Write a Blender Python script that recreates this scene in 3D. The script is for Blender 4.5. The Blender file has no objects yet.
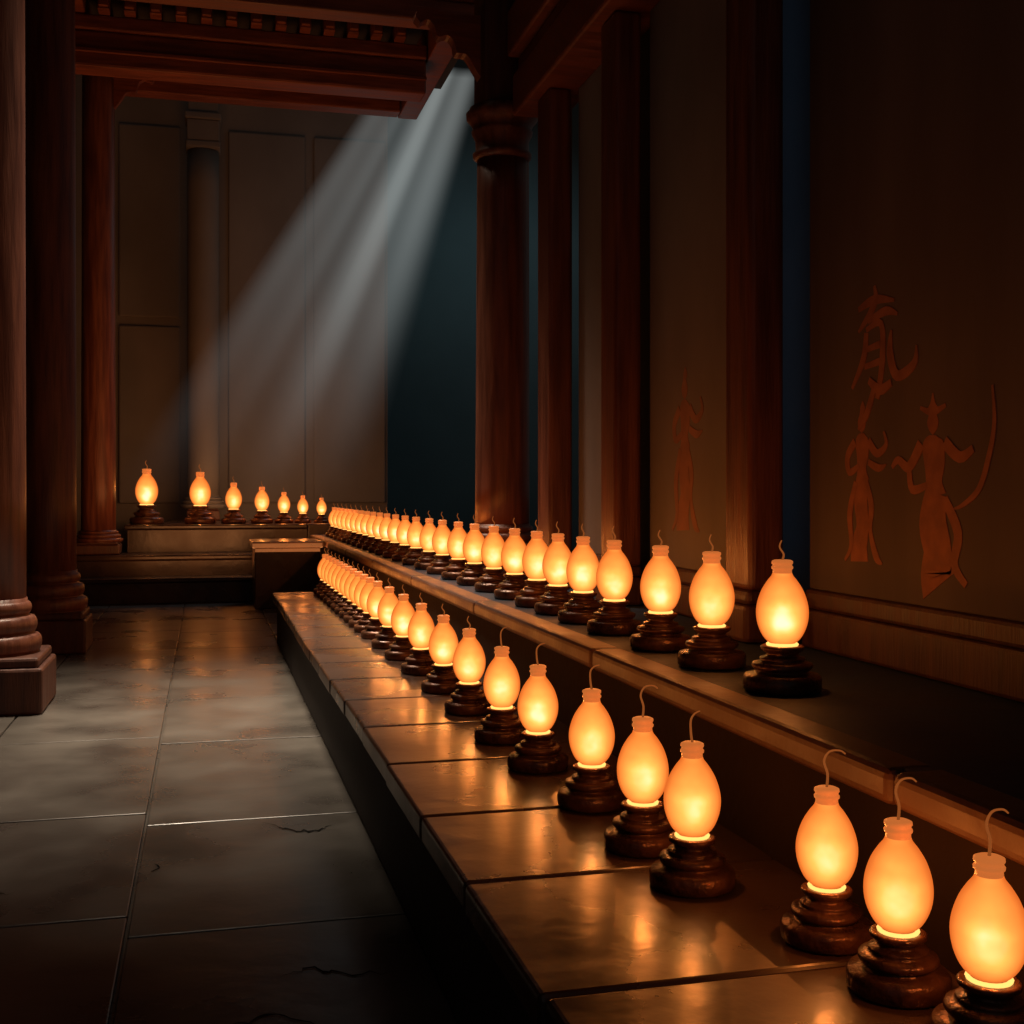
import bpy, bmesh, math, random
from mathutils import Vector
random.seed(4)
S=bpy.context.scene
COL=S.collection
S.view_settings.view_transform='Standard'
# ---------------------------------------------------------------- materials
def newmat(name):
    m=bpy.data.materials.new(name); m.use_nodes=True
    nt=m.node_tree; nt.nodes.clear()
    out=nt.nodes.new('ShaderNodeOutputMaterial')
    return m,nt,out
def N(nt,t,**k):
    n=nt.nodes.new(t)
    for a,b in k.items(): setattr(n,a,b)
    return n
def surf(name,c1,c2,rough=(.4,.6),scale=3.0,stretch=(1,1,1),bump=.15,bscale=20,spec=.5,detail=6):
    m,nt,out=newmat(name)
    b=N(nt,'ShaderNodeBsdfPrincipled')
    mp=N(nt,'ShaderNodeMapping'); mp.inputs['Scale'].default_value=stretch
    geo=N(nt,'ShaderNodeNewGeometry')
    nt.links.new(geo.outputs['Position'],mp.inputs['Vector'])
    n1=N(nt,'ShaderNodeTexNoise'); n1.inputs['Scale'].default_value=scale; n1.inputs['Detail'].default_value=detail
    nt.links.new(mp.outputs[0],n1.inputs['Vector'])
    r=N(nt,'ShaderNodeValToRGB'); r.color_ramp.elements[0].position=.35; r.color_ramp.elements[1].position=.68
    r.color_ramp.elements[0].color=(*c1,1); r.color_ramp.elements[1].color=(*c2,1)
    nt.links.new(n1.outputs[0],r.inputs[0]); nt.links.new(r.outputs[0],b.inputs['Base Color'])
    mr=N(nt,'ShaderNodeMapRange'); mr.inputs['To Min'].default_value=rough[0]; mr.inputs['To Max'].default_value=rough[1]
    mr.inputs['From Min'].default_value=.3; mr.inputs['From Max'].default_value=.7
    nt.links.new(n1.outputs[0],mr.inputs[0]); nt.links.new(mr.outputs[0],b.inputs['Roughness'])
    n2=N(nt,'ShaderNodeTexNoise'); n2.inputs['Scale'].default_value=bscale; n2.inputs['Detail'].default_value=4
    nt.links.new(mp.outputs[0],n2.inputs['Vector'])
    bp=N(nt,'ShaderNodeBump'); bp.inputs['Strength'].default_value=bump; bp.inputs['Distance'].default_value=.02
    nt.links.new(n2.outputs[0],bp.inputs['Height']); nt.links.new(bp.outputs[0],b.inputs['Normal'])
    b.inputs['Specular IOR Level'].default_value=spec
    nt.links.new(b.outputs[0],out.inputs[0])
    return m
M_floor=surf('floor_stone',(.062,.054,.047),(.13,.115,.098),(.22,.40),1.6,bump=.16,bscale=6,detail=9)
M_crack=surf('crack_dark',(.008,.007,.006),(.015,.012,.01),(.8,.9),3,spec=.1)
M_plat=surf('platform_stone',(.035,.02,.014),(.07,.04,.027),(.2,.36),2.2,bump=.16,bscale=7)
M_platside=surf('platform_side_stone',(.035,.027,.023),(.06,.046,.04),(.7,.9),2,spec=.2)
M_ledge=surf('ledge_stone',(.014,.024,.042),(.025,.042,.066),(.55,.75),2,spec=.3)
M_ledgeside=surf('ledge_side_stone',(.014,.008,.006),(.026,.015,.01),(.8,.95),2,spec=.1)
M_coping=surf('coping_stone',(.085,.036,.02),(.13,.06,.034),(.4,.6),4,spec=.4)
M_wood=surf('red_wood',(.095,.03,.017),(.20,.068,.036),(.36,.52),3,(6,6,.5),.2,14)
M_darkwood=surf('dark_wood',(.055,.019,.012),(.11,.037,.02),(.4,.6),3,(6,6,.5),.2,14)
M_beam=surf('beam_wood',(.14,.038,.018),(.27,.076,.034),(.4,.6),3,(.6,6,6),.2,14)
M_plaster=surf('panel_plaster',(.19,.165,.145),(.30,.265,.235),(.7,.9),1.2,(1,1,.5),.1,12,.2)
M_mural=surf('mural_plaster',(.10,.078,.063),(.175,.14,.118),(.7,.9),1.0,(1,1.6,.35),.1,12,.2)
M_back=surf('far_plaster',(.12,.106,.094),(.19,.168,.15),(.7,.9),.6,(1,1,.6),.1,8,.2)
M_teal=surf('far_teal_plaster',(.03,.05,.055),(.05,.075,.08),(.8,.95),.5)
M_dark=surf('dark_plaster',(.03,.026,.025),(.05,.042,.04),(.8,.95),1)
M_blue=surf('blue_dark_plaster',(.16,.22,.28),(.22,.29,.36),(.8,.95),1)
M_fig=surf('mural_pigment',(.27,.105,.054),(.42,.165,.08),(.7,.9),14,bump=.1)
M_fig2=surf('faded_mural_pigment',(.30,.145,.09),(.42,.20,.12),(.7,.9),9,bump=.1)
M_bronze=surf('lamp_bronze',(.06,.025,.014),(.18,.072,.034),(.22,.42),14,bump=.25,bscale=60)
M_bronze.node_tree.nodes['Principled BSDF'].inputs['Metallic'].default_value=.4

def glow(name,zlo,zhi):
    m,nt,out=newmat(name)
    tc=N(nt,'ShaderNodeTexCoord'); sep=N(nt,'ShaderNodeSeparateXYZ')
    nt.links.new(tc.outputs['Object'],sep.inputs[0])
    mr=N(nt,'ShaderNodeMapRange'); mr.inputs['From Min'].default_value=zlo; mr.inputs['From Max'].default_value=zhi
    nt.links.new(sep.outputs['Z'],mr.inputs[0])
    lw=N(nt,'ShaderNodeLayerWeight'); lw.inputs['Blend'].default_value=.5
    inv=N(nt,'ShaderNodeMath',operation='SUBTRACT'); inv.inputs[0].default_value=1
    nt.links.new(lw.outputs['Facing'],inv.inputs[1])
    pw=N(nt,'ShaderNodeMath',operation='POWER'); pw.inputs[1].default_value=2.5
    nt.links.new(inv.outputs[0],pw.inputs[0])
    oi=N(nt,'ShaderNodeObjectInfo')
    va=N(nt,'ShaderNodeVectorMath',operation='ADD'); nt.links.new(tc.outputs['Object'],va.inputs[0])
    nt.links.new(oi.outputs['Location'],va.inputs[1])
    nz=N(nt,'ShaderNodeTexNoise'); nz.inputs['Scale'].default_value=14; nz.inputs['Detail'].default_value=2
    nt.links.new(va.outputs[0],nz.inputs['Vector'])
    nm=N(nt,'ShaderNodeMapRange'); nm.inputs['From Min'].default_value=.3; nm.inputs['From Max'].default_value=.7
    nm.inputs['To Min'].default_value=.76; nm.inputs['To Max'].default_value=1.15
    nt.links.new(nz.outputs[0],nm.inputs[0])
    zr=N(nt,'ShaderNodeValToRGB'); zr.color_ramp.interpolation='EASE'
    e=zr.color_ramp.elements
    e[0].position=0; e[0].color=(1,1,1,1)
    e[1].position=1; e[1].color=(.25,.25,.25,1)
    a=e.new(.26); a.color=(1,1,1,1)
    a=e.new(.5); a.color=(.74,.74,.74,1)
    a=e.new(.72); a.color=(.42,.42,.42,1)
    nt.links.new(mr.outputs[0],zr.inputs[0])
    mu=N(nt,'ShaderNodeMath',operation='MULTIPLY')
    nt.links.new(zr.outputs[0],mu.inputs[0]); nt.links.new(pw.outputs[0],mu.inputs[1])
    m2=N(nt,'ShaderNodeMath',operation='MULTIPLY')
    nt.links.new(mu.outputs[0],m2.inputs[0]); nt.links.new(nm.outputs[0],m2.inputs[1])
    cr=N(nt,'ShaderNodeValToRGB'); ce=cr.color_ramp.elements
    ce[0].position=0; ce[0].color=(.68,.13,.018,1)
    ce[1].position=.92; ce[1].color=(1,.97,.62,1)
    for p,c in ((.12,(.90,.24,.038)),(.32,(1,.37,.065)),(.52,(1,.54,.10)),(.66,(1,.72,.18)),(.78,(1,.88,.38))):
        a=ce.new(p); a.color=(*c,1)
    nt.links.new(m2.outputs[0],cr.inputs[0])
    em=N(nt,'ShaderNodeEmission'); em.inputs[1].default_value=1.0
    nt.links.new(cr.outputs[0],em.inputs[0])
    tr=N(nt,'ShaderNodeBsdfTransparent'); ad=N(nt,'ShaderNodeAddShader')
    tr.inputs[0].default_value=(.16,.13,.10,1)
    nt.links.new(em.outputs[0],ad.inputs[0]); nt.links.new(tr.outputs[0],ad.inputs[1])
    nt.links.new(ad.outputs[0],out.inputs[0])
    return m
M_bulb=glow('glowing_glass',.122,.318)
def emis(name,c,s):
    m,nt,out=newmat(name); e=N(nt,'ShaderNodeEmission'); e.inputs[0].default_value=(*c,1); e.inputs[1].default_value=s
    nt.links.new(e.outputs[0],out.inputs[0]); return m
def capmat():
    m=surf('glowing_neck',(.6,.2,.08),(.8,.3,.12),(.3,.5),20)
    b=m.node_tree.nodes['Principled BSDF']; b.inputs['Emission Color'].default_value=(.85,.22,.045,1); b.inputs['Emission Strength'].default_value=.6
    return m
M_neck=capmat()
M_burn=emis('burner_glow',(1,.5,.12),1.8)
M_wick=emis('ember_wick',(.6,.15,.03),.42)
# ---------------------------------------------------------------- mesh helpers
def add(name,me,mat=None,parent=None,loc=(0,0,0),label=None,cat=None,kind=None,group=None):
    o=bpy.data.objects.new(name,me); COL.objects.link(o); o.location=loc
    if mat is not None and me is not None and not me.materials: me.materials.append(mat)
    if parent: o.parent=parent
    if label: o['label']=label
    if cat: o['category']=cat
    if kind: o['kind']=kind
    if group: o['group']=group
    return o
def lathe(name,prof,segs=32,smooth=True,twist=0):
    bm=bmesh.new(); rings=[]
    for r,z in prof:
        if r<1e-5: rings.append([bm.verts.new((0,0,z))])
        else: rings.append([bm.verts.new((r*math.cos(2*math.pi*i/segs+twist),r*math.sin(2*math.pi*i/segs+twist),z)) for i in range(segs)])
    for a,b in zip(rings,rings[1:]):
        for i in range(segs):
            j=(i+1)%segs
            if len(a)==1 and len(b)==1: continue
            if len(a)==1: bm.faces.new((a[0],b[j],b[i]))
            elif len(b)==1: bm.faces.new((a[i],a[j],b[0]))
            else: bm.faces.new((a[i],a[j],b[j],b[i]))
    bmesh.ops.recalc_face_normals(bm,faces=bm.faces)
    for f in bm.faces: f.smooth=smooth
    me=bpy.data.meshes.new(name); bm.to_mesh(me); bm.free(); return me
def spline(pts,n=6):
    out=[]; P=[Vector(p) for p in pts]
    for i in range(len(P)-1):
        p0=P[max(i-1,0)];p1=P[i];p2=P[i+1];p3=P[min(i+2,len(P)-1)]
        for k in range(n):
            t=k/n
            out.append(.5*((2*p1)+(p2-p0)*t+(2*p0-5*p1+4*p2-p3)*t*t+(3*p1-p0-3*p2+p3)*t**3))
    out.append(P[-1]); return out
def boxes(name,lst,bev=.012,seg=2):
    bm=bmesh.new()
    for b in lst:
        x0,x1,y0,y1,z0,z1=b[:6]
        t=bmesh.new(); bmesh.ops.create_cube(t,size=1)
        for v in t.verts:
            v.co=Vector(((x0+x1)/2+v.co.x*(x1-x0),(y0+y1)/2+v.co.y*(y1-y0),(z0+z1)/2+v.co.z*(z1-z0)))
        bb=b[6] if len(b)>6 else bev
        if bb>0: bmesh.ops.bevel(t,geom=t.edges[:],offset=bb,segments=seg,affect='EDGES',profile=.5)
        tm=bpy.data.meshes.new('t'); t.to_mesh(tm); t.free(); bm.from_mesh(tm); bpy.data.meshes.remove(tm)
    me=bpy.data.meshes.new(name); bm.to_mesh(me); bm.free(); return me
def tube(name,pts,rad,segs=8):
    bm=bmesh.new(); rings=[]; n=len(pts)
    for i,p in enumerate(pts):
        d=(pts[min(i+1,n-1)]-pts[max(i-1,0)]).normalized()
        u=d.cross(Vector((0,1,0.01))).normalized(); w=d.cross(u).normalized()
        r=rad*(1-.5*i/n)
        rings.append([bm.verts.new(p+u*r*math.cos(2*math.pi*k/segs)+w*r*math.sin(2*math.pi*k/segs)) for k in range(segs)])
    for a,b in zip(rings,rings[1:]):
        for k in range(segs): bm.faces.new((a[k],a[(k+1)%segs],b[(k+1)%segs],b[k]))
    bm.faces.new(rings[0]); bm.faces.new(rings[-1])
    bmesh.ops.recalc_face_normals(bm,faces=bm.faces)
    for f in bm.faces: f.smooth=True
    me=bpy.data.meshes.new(name); bm.to_mesh(me); bm.free(); return me

# ---------------------------------------------------------------- setting
ZL,ZU,ZP=.50,.862,1.02
fl=[]
rows=[-1.0,.3,1.7,3.05,4.35,5.75,7.55,9.1,10.5,12.0,13.4,14.9,16.4,18,20,22,24,26,28]
xs=[-6.5,-5.0,-3.6,-2.35,-1.22,-.26,.70]
for i in range(len(xs)-1):
    off=random.uniform(-.12,.12)
    for a,b in zip(rows,rows[1:]):
        fl.append((xs[i]+.006,xs[i+1]-.006,a+off+.006,b+off-.006,-.1,0+random.uniform(-.001,.001)))
for a,b in zip(rows,rows[1:]):
    for xa in range(0,6): fl.append((.70+xa*1.9+.006,.70+(xa+1)*1.9-.006,a+.006,b-.006,-.1,0))
fl.append((-6.5,12.1,-1,28.2,-.2,-.02,0))
fo=add('floor',boxes('floor',fl,.006,2),M_floor,kind='structure')
fo.data.materials.append(M_crack)
bm=bmesh.new(); bm.from_mesh(fo.data)
def crack(pts,w):
    P=[]
    for a,b in zip(pts,pts[1:]):
        for k in range(6):
            t=k/6; P.append(Vector((a[0]+(b[0]-a[0])*t+random.uniform(-.008,.008),a[1]+(b[1]-a[1])*t+random.uniform(-.02,.02),.0022)))
    P.append(Vector((*pts[-1],.0022)))
    L=[];n=len(P)
    for i,p in enumerate(P):
        ww=w*math.sin(math.pi*min(max(i/(n-1),.04),.96))*random.uniform(.5,1.3)
        L.append((bm.verts.new(p+Vector((0,ww,0))),bm.verts.new(p-Vector((0,ww,0)))))
    for (a,b),(c,d) in zip(L,L[1:]):
        f=bm.faces.new((a,b,d,c)); f.material_index=1
crack([(.26,5.55),(.38,5.38),(.48,5.36),(.55,5.42)],.012)
crack([(-.20,5.05),(-.17,4.98),(-.22,4.9)],.009)
crack([(.22,3.78),(.32,3.82),(.42,3.74),(.58,3.72)],.007)
crack([(.05,3.45),(.2,3.5),(.33,3.4)],.006)
crack([(-.95,4.75),(-.8,4.85),(-.7,4.8)],.006)
for f in bm.faces:
    if f.material_index==1:
        f.normal_update()
        if f.normal.z<0: f.normal_flip()
bm.to_mesh(fo.data); bm.free()
add('ceiling',boxes('ceiling',[(-3.6,3.6,1.0,18.6,7.85,8.0,0)]),M_dark,kind='structure')
add('wall_left',boxes('wl',[(-3.8,-3.6,-1,21.9,0,9.5,0)]),M_dark,kind='structure')
add('wall_right',boxes('wr',[(2.76,2.9,-.5,8.4,0,7.85,0)]),M_blue,kind='structure')
add('wall_back',boxes('wb',[(-3.6,3.25,21.9,22.2,0,9.5,.02),(-1.45,-.42,21.84,21.9,1.3,4.4,.03),(-1.45,-.42,21.84,21.9,4.55,7.9,.03),(.4,1.75,21.84,21.9,1.3,7.9,.03),(1.9,3.2,21.84,21.9,1.3,7.9,.03)]),M_back,kind='structure')
add('wall_far',boxes('wf',[(3.0,12,27.5,27.7,0,12,0)]),M_teal,kind='structure')

sl=[(.69,1.52,.25,12.1,0,.42,.01)]
y=.25
while y<12.1:
    L=random.uniform(.62,.74); e=min(y+L,12.15)
    sl.append((.646+random.uniform(-.006,.006),1.515,y+.004,e-.004,.42,ZL,.014)); y=e
o=add('stone_platform',boxes('plat',sl,seg=3),M_plat,label='low dark stone platform with glossy slab top beside the paved floor',cat='platform')
me=o.data; me.materials.append(M_platside)
for p in me.polygons:
    if p.center.z<.415: p.material_index=1
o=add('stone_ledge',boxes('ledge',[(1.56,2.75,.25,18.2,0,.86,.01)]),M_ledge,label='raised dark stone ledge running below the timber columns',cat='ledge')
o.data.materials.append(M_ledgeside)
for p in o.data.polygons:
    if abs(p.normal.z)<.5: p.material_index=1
cp=[];y=.25
while y<18.2:
    e=min(y+2.2,18.2); cp.append((1.52,1.66,y+.002,e-.002,.775,.8625,.025)); y=e
add('coping',boxes('coping',cp,seg=3),M_coping,parent=o,label='rounded brown stone edge of the ledge')
add('altar_platform',boxes('altar',[(-1.1,1.50,18.3,21.5,0,ZP-.07,.01),(-1.14,1.50,18.26,21.5,ZP-.07,ZP,.02),(1.5,2.7,18.25,21.5,0,ZP,.02)]),M_plat,label='raised stone altar platform carrying tall lamps before the plaster wall',cat='platform')
add('stone_step',boxes('s1',[(-2.3,1.45,16.8,17.33,0,.28,.01),(-2.34,1.45,16.76,17.33,.28,.34,.02)]),M_plat,label='lower broad stone step leading to the altar platform',cat='step',group='altar steps')
add('stone_step',boxes('s2',[(-2.3,1.45,17.35,18.24,0,.55,.01),(-2.3,1.45,17.34,18.24,.55,.62,.02)]),M_plat,label='upper broad stone step leading to the altar platform',cat='step',group='altar steps')
add('stone_block',boxes('blk',[(.62,1.45,15.7,16.74,0,.78,.01),(.58,1.49,15.66,16.74,.78,.86,.02)]),M_plat,label='squared stone block beside the altar steps',cat='block')

# ---------------------------------------------------------------- columns
def round_column(loc,r,h,base_h,half,label,cap=None,taper=.93,mat=M_wood,simple=False):
    e=add('column',None,loc=loc,label=label,cat='column',group='temple columns')
    ph=base_h*.5
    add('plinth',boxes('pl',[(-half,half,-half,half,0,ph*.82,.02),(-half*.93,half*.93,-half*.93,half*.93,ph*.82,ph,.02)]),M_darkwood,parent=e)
    k=base_h-ph; z=ph
    prof=[(0,z),(r*1.35,z)]
    for c,rr,hh in ((.18,1.42,.16),(.52,1.30,.15),(.82,1.15,.12)):
        for a in range(-4,5):
            t=a/4*math.pi/2
            prof.append((r*(rr-.12)+r*.12*math.cos(t),z+k*(c+hh*math.sin(t))))
    prof+=[(r*1.03,z+k),(0,z+k)]
    add('column_base',lathe('cb',prof,40),mat,parent=e)
    top=h if cap is None else cap[0]
    sh=[(0,base_h),(r,base_h)]
    n=10
    for i in range(1,n+1): sh.append((r*(1-(1-taper)*(i/n)),base_h+(top-base_h)*i/n))
    sh.append((0,top))
    add('shaft',lathe('sh',sh,40),mat,parent=e)
    if cap:
        c0,c1=cap; q=c1-c0; rt=r*taper
        if simple:
            add('capital',boxes('cap',[(-rt*1.1,rt*1.1,-rt*1.1,rt*1.1,c0,c0+.2*q,.03),(-rt*1.02,rt*1.02,-rt*1.02,rt*1.02,c0+.2*q,c0+.8*q,.02),(-rt*1.15,rt*1.15,-rt*1.15,rt*1.15,c0+.8*q,c1,.03)]),mat,parent=e)
        else:
            pr=[(0,c0),(rt*1.0,c0),(rt*1.16,c0+.05*q),(rt*1.18,c0+.12*q),(rt*1.05,c0+.17*q),(rt*1.07,c0+.38*q),(rt*1.2,c0+.5*q),(rt*1.22,c0+.56*q),(rt*1.14,c0+.6*q),(rt*1.28,c0+.72*q),(rt*1.42,c0+.8*q),(rt*1.44,c0+.9*q),(rt*1.3,c0+.95*q),(rt*1.3,c1),(0,c1)]
            add('capital',lathe('cap',pr,40),mat,parent=e)
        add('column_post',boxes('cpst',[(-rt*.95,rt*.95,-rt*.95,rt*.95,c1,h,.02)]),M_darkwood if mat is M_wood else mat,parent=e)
    return e
round_column((-1.46,9.0,.001),.245,7.84,.76,.40,'red-brown round timber column on moulded base and square plinth')
round_column((-1.43,12.1,.001),.245,7.84,.76,.36,'red-brown round timber column on moulded base, joined by cross beam')
c3=round_column((-1.46,17.9,.624),.235,7.22,.34,.30,'slim red-brown column standing on the altar steps')
cr=round_column((2.13,8.62,.865),.20,6.97,.4,.26,'round timber column with carved capital standing on the stone ledge',cap=(3.08,3.46))
round_column((3.08,12.1,.001),.20,7.84,.5,.3,'round timber column partly hidden behind the carved-capital column')
round_column((-.03,21.2,ZP+.003),.27,8.2,.4,.27,'plain round column standing against the plaster wall',cap=(6.3,6.9),taper=.97,mat=M_back,simple=True)

def pillar(x,y0,y1,dp,z1,label):
    w=y1-y0
    e=add('pillar',None,loc=(x,(y0+y1)/2,ZU+.001),label=label,cat='pillar',group='square wall pillars')
    add('shaft',boxes('ps',[(-dp/2,dp/2,-w/2,w/2,.22,z1-ZU-.001,.025)],seg=3),M_wood,parent=e)
    add('pillar_base',boxes('pb',[(-dp/2-.03,dp/2,-w/2-.015,w/2+.015,0,.16,.02),(-dp/2-.015,dp/2,-w/2-.008,w/2+.008,.16,.22,.02)]),M_darkwood,parent=e)
pl='square dark red timber pillar between plaster wall panels'
pillar(2.30,4.64,4.90,.16,4.2,pl)
pillar(2.30,6.355,6.617,.16,4.2,pl)
pillar(2.30,7.68,7.98,.16,4.2,pl)
add('wall_beam',boxes('wb1',[(2.14,2.52,.3,8.36,4.2,4.5,.02),(2.18,2.52,.3,8.36,4.5,4.62,.02),(2.1,2.55,.3,8.36,4.62,4.95,.02)]),M_beam,label='long moulded timber beam above the wall pillars',cat='beam')
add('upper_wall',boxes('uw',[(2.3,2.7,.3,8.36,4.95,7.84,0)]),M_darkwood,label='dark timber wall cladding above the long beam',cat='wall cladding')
XP=2.42
def panel(y0,y1,mat,label,z1=4.2):
    e=add('wall_panel',None,loc=(0,0,0),label=label,cat='wall panel',group='plaster wall panels')
    add('plaster',boxes('wp',[(XP,XP+.06,y0,y1,ZU+.24,z1,.006)]),mat,parent=e)
    add('dado',boxes('dd',[(XP-.04,XP+.08,y0,y1,ZU+.001,ZU+.16,.015),(XP-.025,XP+.07,y0,y1,ZU+.16,ZU+.24,.015)]),M_darkwood,parent=e,label='low timber skirting under the panel')
    return e
P1=panel(.4,4.50,M_mural,'brown plaster wall panel painted with faded orange deities')
P2=panel(4.93,6.34,M_plaster,'grey plaster wall panel with faded standing figure')
P3=panel(6.64,7.665,M_plaster,'plain grey plaster wall panel')
P4=panel(8.0,8.36,M_plaster,'narrow plain grey plaster wall panel')

def figure(parent,ycen,z0,h,wd,strokes,mat,label,name='mural_figure'):
    x=XP
    bm=bmesh.new(); li=0
    for pts in strokes:
        li+=1
        sp=spline([(p[0],p[1],p[2]) for p in pts],5)
        L=[];R=[]
        xx=x-.0015-.0002*li
        for i,p in enumerate(sp):
            a=sp[max(i-1,0)];b=sp[min(i+1,len(sp)-1)]
            d=Vector(((b.x-a.x)*wd,(b.y-a.y)*h)) 
            if d.length<1e-6: d=Vector((1,0))
            d.normalize(); n=Vector((-d.y,d.x))*max(p.z,.002)*h
            u=p.x*wd; v=p.y*h
            L.append(bm.verts.new((xx,ycen-(u+n.x),z0+v+n.y))); R.append(bm.verts.new((xx,ycen-(u-n.x),z0+v-n.y)))
        for i in range(len(sp)-1):
            bm.faces.new((L[i],L[i+1],R[i+1],R[i]))
    bmesh.ops.recalc_face_normals(bm,faces=bm.faces)
    g=bmesh.ops.extrude_face_region(bm,geom=bm.faces[:])
    for v in g['geom']:
        if isinstance(v,bmesh.types.BMVert): v.co.x=x+.002
    bmesh.ops.recalc_face_normals(bm,faces=bm.faces)
    me=bpy.data.meshes.new(name); bm.to_mesh(me); bm.free()
    add(name,me,mat,parent=parent,label=label)
stand=[
 [(0,.80,.0),(0,.83,.035),(0,.87,.045),(0,.91,.03),(0,.93,.02),(.02,.96,.028),(.02,1.0,.004)],
 [(0,.80,.03),(0,.76,.07),(.02,.68,.07),(0,.58,.05),(.02,.5,.075)],
 [(.02,.52,.07),(-.02,.38,.075),(.02,.22,.07),(-.05,.1,.09),(-.05,.0,.10)],
 [(.10,.5,.02),(.2,.35,.03),(.18,.2,.02),(.3,.04,.03),(.42,.0,.005)],
 [(-.14,.75,.03),(-.3,.66,.028),(-.26,.56,.024),(-.05,.6,.018)],
 [(.14,.75,.03),(.32,.67,.026),(.5,.72,.018),(.45,.8,.01)],
 [(.14,.62,.02),(.35,.58,.024),(.5,.6,.004)],
 [(-.12,.5,.02),(-.25,.3,.03),(-.22,.1,.02),(-.36,.0,.01)],
]
bow=[ 
 [(0,.78,0),(0,.81,.035),(0,.85,.05),(0,.89,.035),(.0,.92,.045),(0,.95,.02),(.0,1.0,.005)],
 [(-.22,.93,.01),(0,.90,.02),(.22,.93,.01)],
 [(0,.78,.03),(.0,.74,.09),(.03,.64,.09),(.02,.54,.07),(.05,.46,.09)],
 [(.05,.48,.09),(.0,.32,.12),(.08,.18,.12),(.05,.06,.13),(.1,.0,.16)],
 [(.2,.45,.03),(.42,.28,.035),(.36,.12,.03),(.55,.02,.02)],
 [(-.2,.74,.035),(-.42,.62,.03),(-.62,.66,.022),(-.74,.62,.012)],
 [(-.42,.62,.02),(-.36,.5,.025),(-.1,.52,.018)],
 [(.2,.74,.035),(.45,.66,.03),(.66,.70,.02)],
 [(.95,1.0,.008),(.98,.82,.014),(.9,.66,.018),(.75,.5,.018),(.5,.42,.012),(.35,.4,.004)],
]
glyph=[
 [(-.3,.86,.02),(0,.9,.035),(.35,.86,.012)],
 [(0,1.0,.015),(.02,.9,.03),(-.1,.8,.03),(-.3,.7,.012)],
 [(-.12,.76,.02),(.2,.8,.032),(.4,.76,.012)],
 [(-.15,.68,.026),(-.2,.5,.034),(-.42,.3,.014)],
 [(-.15,.7,.018),(.12,.72,.028),(.14,.45,.034),(.05,.2,.028)],
 [(-.15,.56,.02),(.1,.58,.026)],[(-.18,.44,.02),(.1,.46,.026)],
 [(.3,.66,.012),(.28,.5,.038),(.4,.34,.038),(.68,.4,.032),(.72,.52,.008)],
 [(-.1,.34,.026),(.1,.26,.038),(.3,.3,.026)],
 [(0,.28,.026),(-.14,.1,.032),(-.3,0,.01)],
]
figure(P1,4.09,1.235,.61,.34,stand,M_fig,'faded orange painted robed figure')
figure(P1,4.0,1.74,.53,.38,glyph,M_fig,'faded orange brush-like emblem')
figure(P1,3.63,1.18,.66,.34,bow,M_fig,'faded orange painted archer deity')
figure(P2,5.83,1.30,.85,.46,stand,M_fig2,'very faint orange painted robed figure')

# ---------------------------------------------------------------- cross beams
add('cross_beam',boxes('cb1',[(-1.18,2.87,11.98,12.26,6.28,6.50,.02),(-1.18,2.87,11.94,12.3,6.50,6.62,.02)]),M_beam,label='red-brown timber cross beam between two tall columns',cat='beam',group='roof cross beams')
add('cross_beam',boxes('cb2',[(-1.75,2.88,15.9,16.3,6.85,7.3,.03),(-1.78,2.88,15.86,16.34,7.02,7.07,.01),(-1.8,2.88,15.84,16.36,7.3,7.48,.02)]),M_beam,label='thick red-brown timber cross beam under the rafters',cat='beam',group='roof cross beams')
add('cross_beam',boxes('cb3',[(-1.2,2.88,18.1,18.4,7.28,7.6,.02),(-1.2,2.88,18.04,18.46,7.6,7.72,.02)]),M_beam,label='red-brown timber cross beam above the altar platform',cat='beam',group='roof cross beams')
add('side_beam',boxes('sb',[(2.9,3.2,12.32,18.5,7.3,7.84,.02)]),M_beam,label='long timber beam carrying the cross beams under the ceiling',cat='beam')
add('side_beam',boxes('sb2',[(-1.75,-1.45,12.36,17.55,7.49,7.84,.02)]),M_beam,label='long timber beam under the ceiling above the columns',cat='beam')
rm=boxes('rafter',[(-.07,.07,-.55,.9,0,.2,.01),(-.055,.055,-.62,-.55,.02,.18,.01)])
for i in range(13):
    add('rafter',rm,M_beam,loc=(-1.22+i*.31,16.2,7.485),label='short dark rafter end resting on the thick beam',cat='rafter',group='rafter ends')
def bracket(parent,x0,y,ztop,L,Hh,sgn,th=.12):
    up=[(p.x,p.y) for p in spline([(0,0,0),(L*.45,-Hh*.02,0),(L*.8,Hh*.04,0),(L*1.02,Hh*.0,0),(L*1.06,-Hh*.12,0)],4)]
    lo=[(p.x,p.y) for p in spline([(L*.98,-Hh*.2,0),(L*.86,-Hh*.14,0),(L*.76,-Hh*.24,0),(L*.7,-Hh*.4,0),(L*.55,-Hh*.36,0),(L*.44,-Hh*.46,0),(L*.4,-Hh*.62,0),(L*.24,-Hh*.64,0),(L*.12,-Hh*.82,0),(0,-Hh,0)],3)]
    pts=up+lo
    bm=bmesh.new()
    f=[bm.verts.new((sgn*p[0],-th/2,p[1])) for p in pts]; b=[bm.verts.new((sgn*p[0],th/2,p[1])) for p in pts]
    bm.faces.new(f); bm.faces.new(b)
    for i in range(len(pts)):
        j=(i+1)%len(pts); bm.faces.new((f[i],f[j],b[j],b[i]))
    bmesh.ops.recalc_face_normals(bm,faces=bm.faces)
    me=bpy.data.meshes.new('br'); bm.to_mesh(me); bm.free()
    add('bracket',me,M_beam,parent=parent,loc=(x0,y,ztop),label='carved curved timber bracket')
bracket(cr,-.17,0,4.98-.86,.46,.46,-1)
bracket(c3,.21,0,7.0,.75,.7,1)

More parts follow.
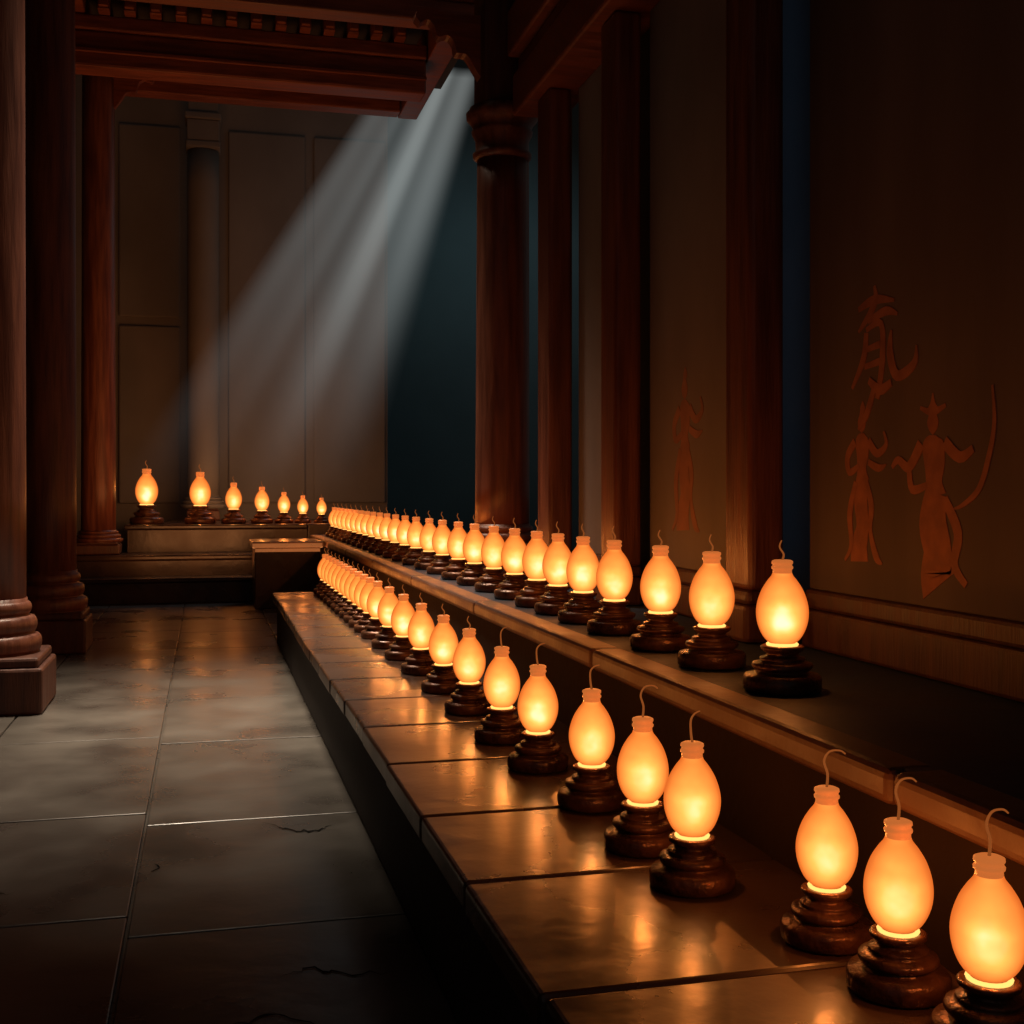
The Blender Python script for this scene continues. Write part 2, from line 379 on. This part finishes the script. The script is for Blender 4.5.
# ---------------------------------------------------------------- lamps
bp=[(0,0),(.098,0),(.105,.006),(.106,.034),(.100,.044),(.076,.048),(.071,.052),(.070,.056),(.079,.060),(.083,.067),(.080,.075),(.066,.079),(.058,.082),(.062,.086),(.060,.090),(.046,.094),(.042,.100),(.050,.106),(.058,.112),(.059,.119),(.053,.123),(.040,.121),(0,.119)]
base_me=lathe('lamp_base',bp,28)
base_me.materials.append(M_bronze)
bulb=[(.0,.124),(.02,.1245),(.036,.130),(.053,.148),(.066,.178),(.0705,.210),(.067,.240),(.056,.272),(.041,.297),(.030,.311),(.0265,.319)]
bb=[(max(p.x,0),p.y) for p in spline([(a,b,0) for a,b in bulb],3)]
bulb_me=lathe('glass_bulb',bb,28); bulb_me.materials.append(M_bulb)
neck_me=lathe('neck',[(.0262,.317),(.0255,.328),(.029,.331),(.0295,.336),(.0265,.339),(.0265,.343),(.029,.346),(.0285,.352),(.022,.355),(0,.355)],20); neck_me.materials.append(M_neck)
burn_me=lathe('burner',[(.034,.1205),(.042,.122),(.044,.126),(.04,.130),(.035,.128)],20); burn_me.materials.append(M_burn)
wick_pts=[[(0,0,.354),(.002,0,.385),(-.006,0,.415),(.006,0,.437),(.03,0,.440),(.043,0,.432)],
          [(0,0,.354),(-.004,0,.38),(-.004,0,.41),(.008,0,.425),(.024,.0,.43)],
          [(0,0,.354),(.004,0,.37),(-.008,0,.39),(-.002,0,.408)]]
wick_me=[tube('wick',spline(w,5),.0034) for w in wick_pts]
for w in wick_me: w.materials.append(M_wick)
def flame(e_,nm):
    l=bpy.data.lights.new(nm,'POINT'); l.energy=e_; l.color=(1,.29,.055); l.shadow_soft_size=0; return l
F_lo=flame(6.0,'flame_light'); F_up=flame(8.5,'flame_light'); F_al=flame(26,'flame_light')
def lamp(x,y,z,s,rot,label,group,wk,fl_l):
    e=bpy.data.objects.new('oil_lamp',None); COL.objects.link(e)
    e.location=(x,y,z); e.scale=(s,s,s); e.rotation_euler=(0,0,rot); e.empty_display_size=.1
    e['label']=label; e['category']='lamp'; e['group']=group
    for nm,me in (('lamp_base',base_me),('glass_bulb',bulb_me),('bulb_neck',neck_me),('burner',burn_me),('wick',wick_me[wk])):
        o=bpy.data.objects.new(nm,me); COL.objects.link(o); o.parent=e
    o=bpy.data.objects.new('flame_light',fl_l); COL.objects.link(o); o.parent=e; o.location=(0,0,.22)
low=[(1.375,1.89),(1.349,2.143),(1.344,2.42),(1.199,2.84),(1.191,3.174),(1.196,3.648),(1.169,4.19),(1.16,4.70),(1.165,5.34),(1.162,5.93),(1.16,6.56),(1.155,7.14),(1.15,7.68),(1.148,8.2)]
for k in range(11): low.append((1.145,8.58+k*.33))
for i,(x,y) in enumerate(low):
    s=1.0+min(i,12)*.008
    if i<3: s=.96
    lb='glowing pear-shaped glass oil lamp with curled wick on the stone platform' if i<9 else 'small glowing glass oil lamp along the stone platform'
    lamp(x,y,ZL+.001,s,random.uniform(-.4,.4),lb,'lamps along the low stone platform',0 if i in(0,1,2,4) else (1 if i<8 else 2),F_lo)
ds=[3.862,4.40,4.894,5.447,5.896,6.316,6.718,7.2,7.72,8.27,8.8,9.39,9.94,10.56,11.14,11.7,12.25]
while ds[-1]<17.1: ds.append(ds[-1]+.5)
for i,d in enumerate(ds):
    x=1.80
    lamp(x,(d-.2478*x)/.9688,ZU+.001,1.18,random.uniform(-.4,.4),'glowing pear-shaped glass oil lamp on the raised ledge','lamps along the raised ledge',2,F_up)
for x,hh in ((-.84,.93),(-.07,.88),(.42,.70),(.84,.63),(1.17,.54),(1.455,.48),(1.74,.44)):
    lamp(x,18.64,ZP+.001,hh/.40,0,'tall glowing glass lamp standing on the altar platform','lamps on the altar platform',2,F_al)

# ---------------------------------------------------------------- light shaft painted as a glowing volume
def mapr(nt,src,f0,f1,t0,t1,smooth=False):
    mr=N(nt,'ShaderNodeMapRange')
    if smooth: mr.interpolation_type='SMOOTHSTEP'
    for k,v in (('From Min',f0),('From Max',f1),('To Min',t0),('To Max',t1)):
        mr.inputs[k].default_value=v
    nt.links.new(src,mr.inputs[0]); return mr.outputs[0]
def mth(nt,op,a,b):
    n=N(nt,'ShaderNodeMath',operation=op)
    for i,v in enumerate((a,b)):
        if isinstance(v,(int,float)): n.inputs[i].default_value=v
        else: nt.links.new(v,n.inputs[i])
    return n.outputs[0]
def shaft(name,top,bot,th,strength,streaks,color,label):
    bm=bmesh.new(); vs=[]
    for (xa,xb,y,z) in (top,bot):
        vs.append([bm.verts.new(c) for c in ((xa,y-th/2,z),(xb,y-th/2,z),(xb,y+th/2,z),(xa,y+th/2,z))])
    a,b=vs
    bm.faces.new(a); bm.faces.new(b)
    for i in range(4): bm.faces.new((a[i],a[(i+1)%4],b[(i+1)%4],b[i]))
    bmesh.ops.recalc_face_normals(bm,faces=bm.faces)
    me=bpy.data.meshes.new(name); bm.to_mesh(me); bm.free()
    m,nt,out=newmat('shaft_glow')
    g=N(nt,'ShaderNodeNewGeometry'); sp=N(nt,'ShaderNodeSeparateXYZ'); nt.links.new(g.outputs['Position'],sp.inputs[0])
    Z=sp.outputs['Z']
    xa=mapr(nt,Z,bot[3],top[3],bot[0],top[0]); xb=mapr(nt,Z,bot[3],top[3],bot[1],top[1])
    u=mth(nt,'DIVIDE',mth(nt,'SUBTRACT',sp.outputs['X'],xa),mth(nt,'SUBTRACT',xb,xa))
    r=N(nt,'ShaderNodeValToRGB'); r.color_ramp.interpolation='B_SPLINE'
    el=r.color_ramp.elements
    el[0].position=0; el[0].color=(0,0,0,1); el[1].position=1; el[1].color=(0,0,0,1)
    for p,v in streaks:
        q=el.new(p); q.color=(v,v,v,1)
    nt.links.new(u,r.inputs[0])
    fade=mapr(nt,Z,bot[3]+.0,bot[3]+6.0,0,strength,True)
    em=N(nt,'ShaderNodeEmission'); em.inputs[0].default_value=(*color,1)  # volume glows by itself; streaks and fade of the beam are painted in
    nt.links.new(mth(nt,'MULTIPLY',fade,r.outputs[0]),em.inputs[1])
    nt.links.new(em.outputs[0],out.inputs['Volume'])
    add(name,me,m,label=label,cat='painted light beam',kind='stuff')
shaft('glow_shaft',(3.0,4.6,19.9,8.6),(-1.8,2.5,19.9,1.03),.5,.68,
  [(.06,.14),(.14,.42),(.24,.25),(.34,.5),(.42,.15),(.52,.75),(.58,1.1),(.64,.9),(.70,.3),(.80,.75),(.88,.5),(.95,.1)],(.54,.59,.58),
  'pale glowing volume imitating a light shaft in the dark hall')

# ---------------------------------------------------------------- lights
def light(t,name,loc,target,energy,color,**k):
    l=bpy.data.lights.new(name,t); l.energy=energy; l.color=color
    for a,b in k.items(): setattr(l,a,b)
    o=bpy.data.objects.new(name,l); COL.objects.link(o); o.location=loc
    o.rotation_euler=(Vector(target)-Vector(loc)).to_track_quat('-Z','Y').to_euler(); return o
light('SPOT','moon_light',(4.2,21,9.0),(1.2,18.5,1),350,(.6,.75,.9),spot_size=.6,spot_blend=.7,shadow_soft_size=.3)
light('AREA','floor_fill',(.0,9.5,7.2),(.1,8.2,0),95,(1,.82,.62),size=1.2,spread=math.radians(50))  # added area lamp that brightens the floor slabs; the ceiling has no opening
light('AREA','court_light',(7,24,8),(5,27.5,3),60,(.5,.72,.78),size=3)
light('AREA','roof_beam_fill',(.3,15.2,.9),(.3,18,9),85,(1,.36,.11),size=2.5)  # added unseen uplight to warm the roof beams from below
light('AREA','back_wall_fill',(.9,19.6,1.15),(.7,21.9,1.6),30,(1,.48,.2),size=1.8)  # added unseen lamp that warms the lower back wall
light('AREA','wall_gap_fill',(2.53,5.35,2.6),(2.76,5.35,2.6),.10,(.5,.68,.9),shape='RECTANGLE',size=.15,size_y=3.0)  # added cool lamp in the wall cavity to brighten the slit beside the pillar
w=bpy.data.worlds.new('night'); S.world=w; w.use_nodes=True
bg=w.node_tree.nodes['Background']; bg.inputs[0].default_value=(.27,.24,.23,1); bg.inputs[1].default_value=.15
# ---------------------------------------------------------------- camera
c=bpy.data.cameras.new('camera'); co=bpy.data.objects.new('camera',c); COL.objects.link(co)
co.location=(0,0,1.5); co.rotation_euler=(math.radians(90),0,-math.atan(307/1200))
c.sensor_width=36; c.lens=36*1200/1024; c.shift_y=-20/1024; c.clip_end=200
S.camera=co
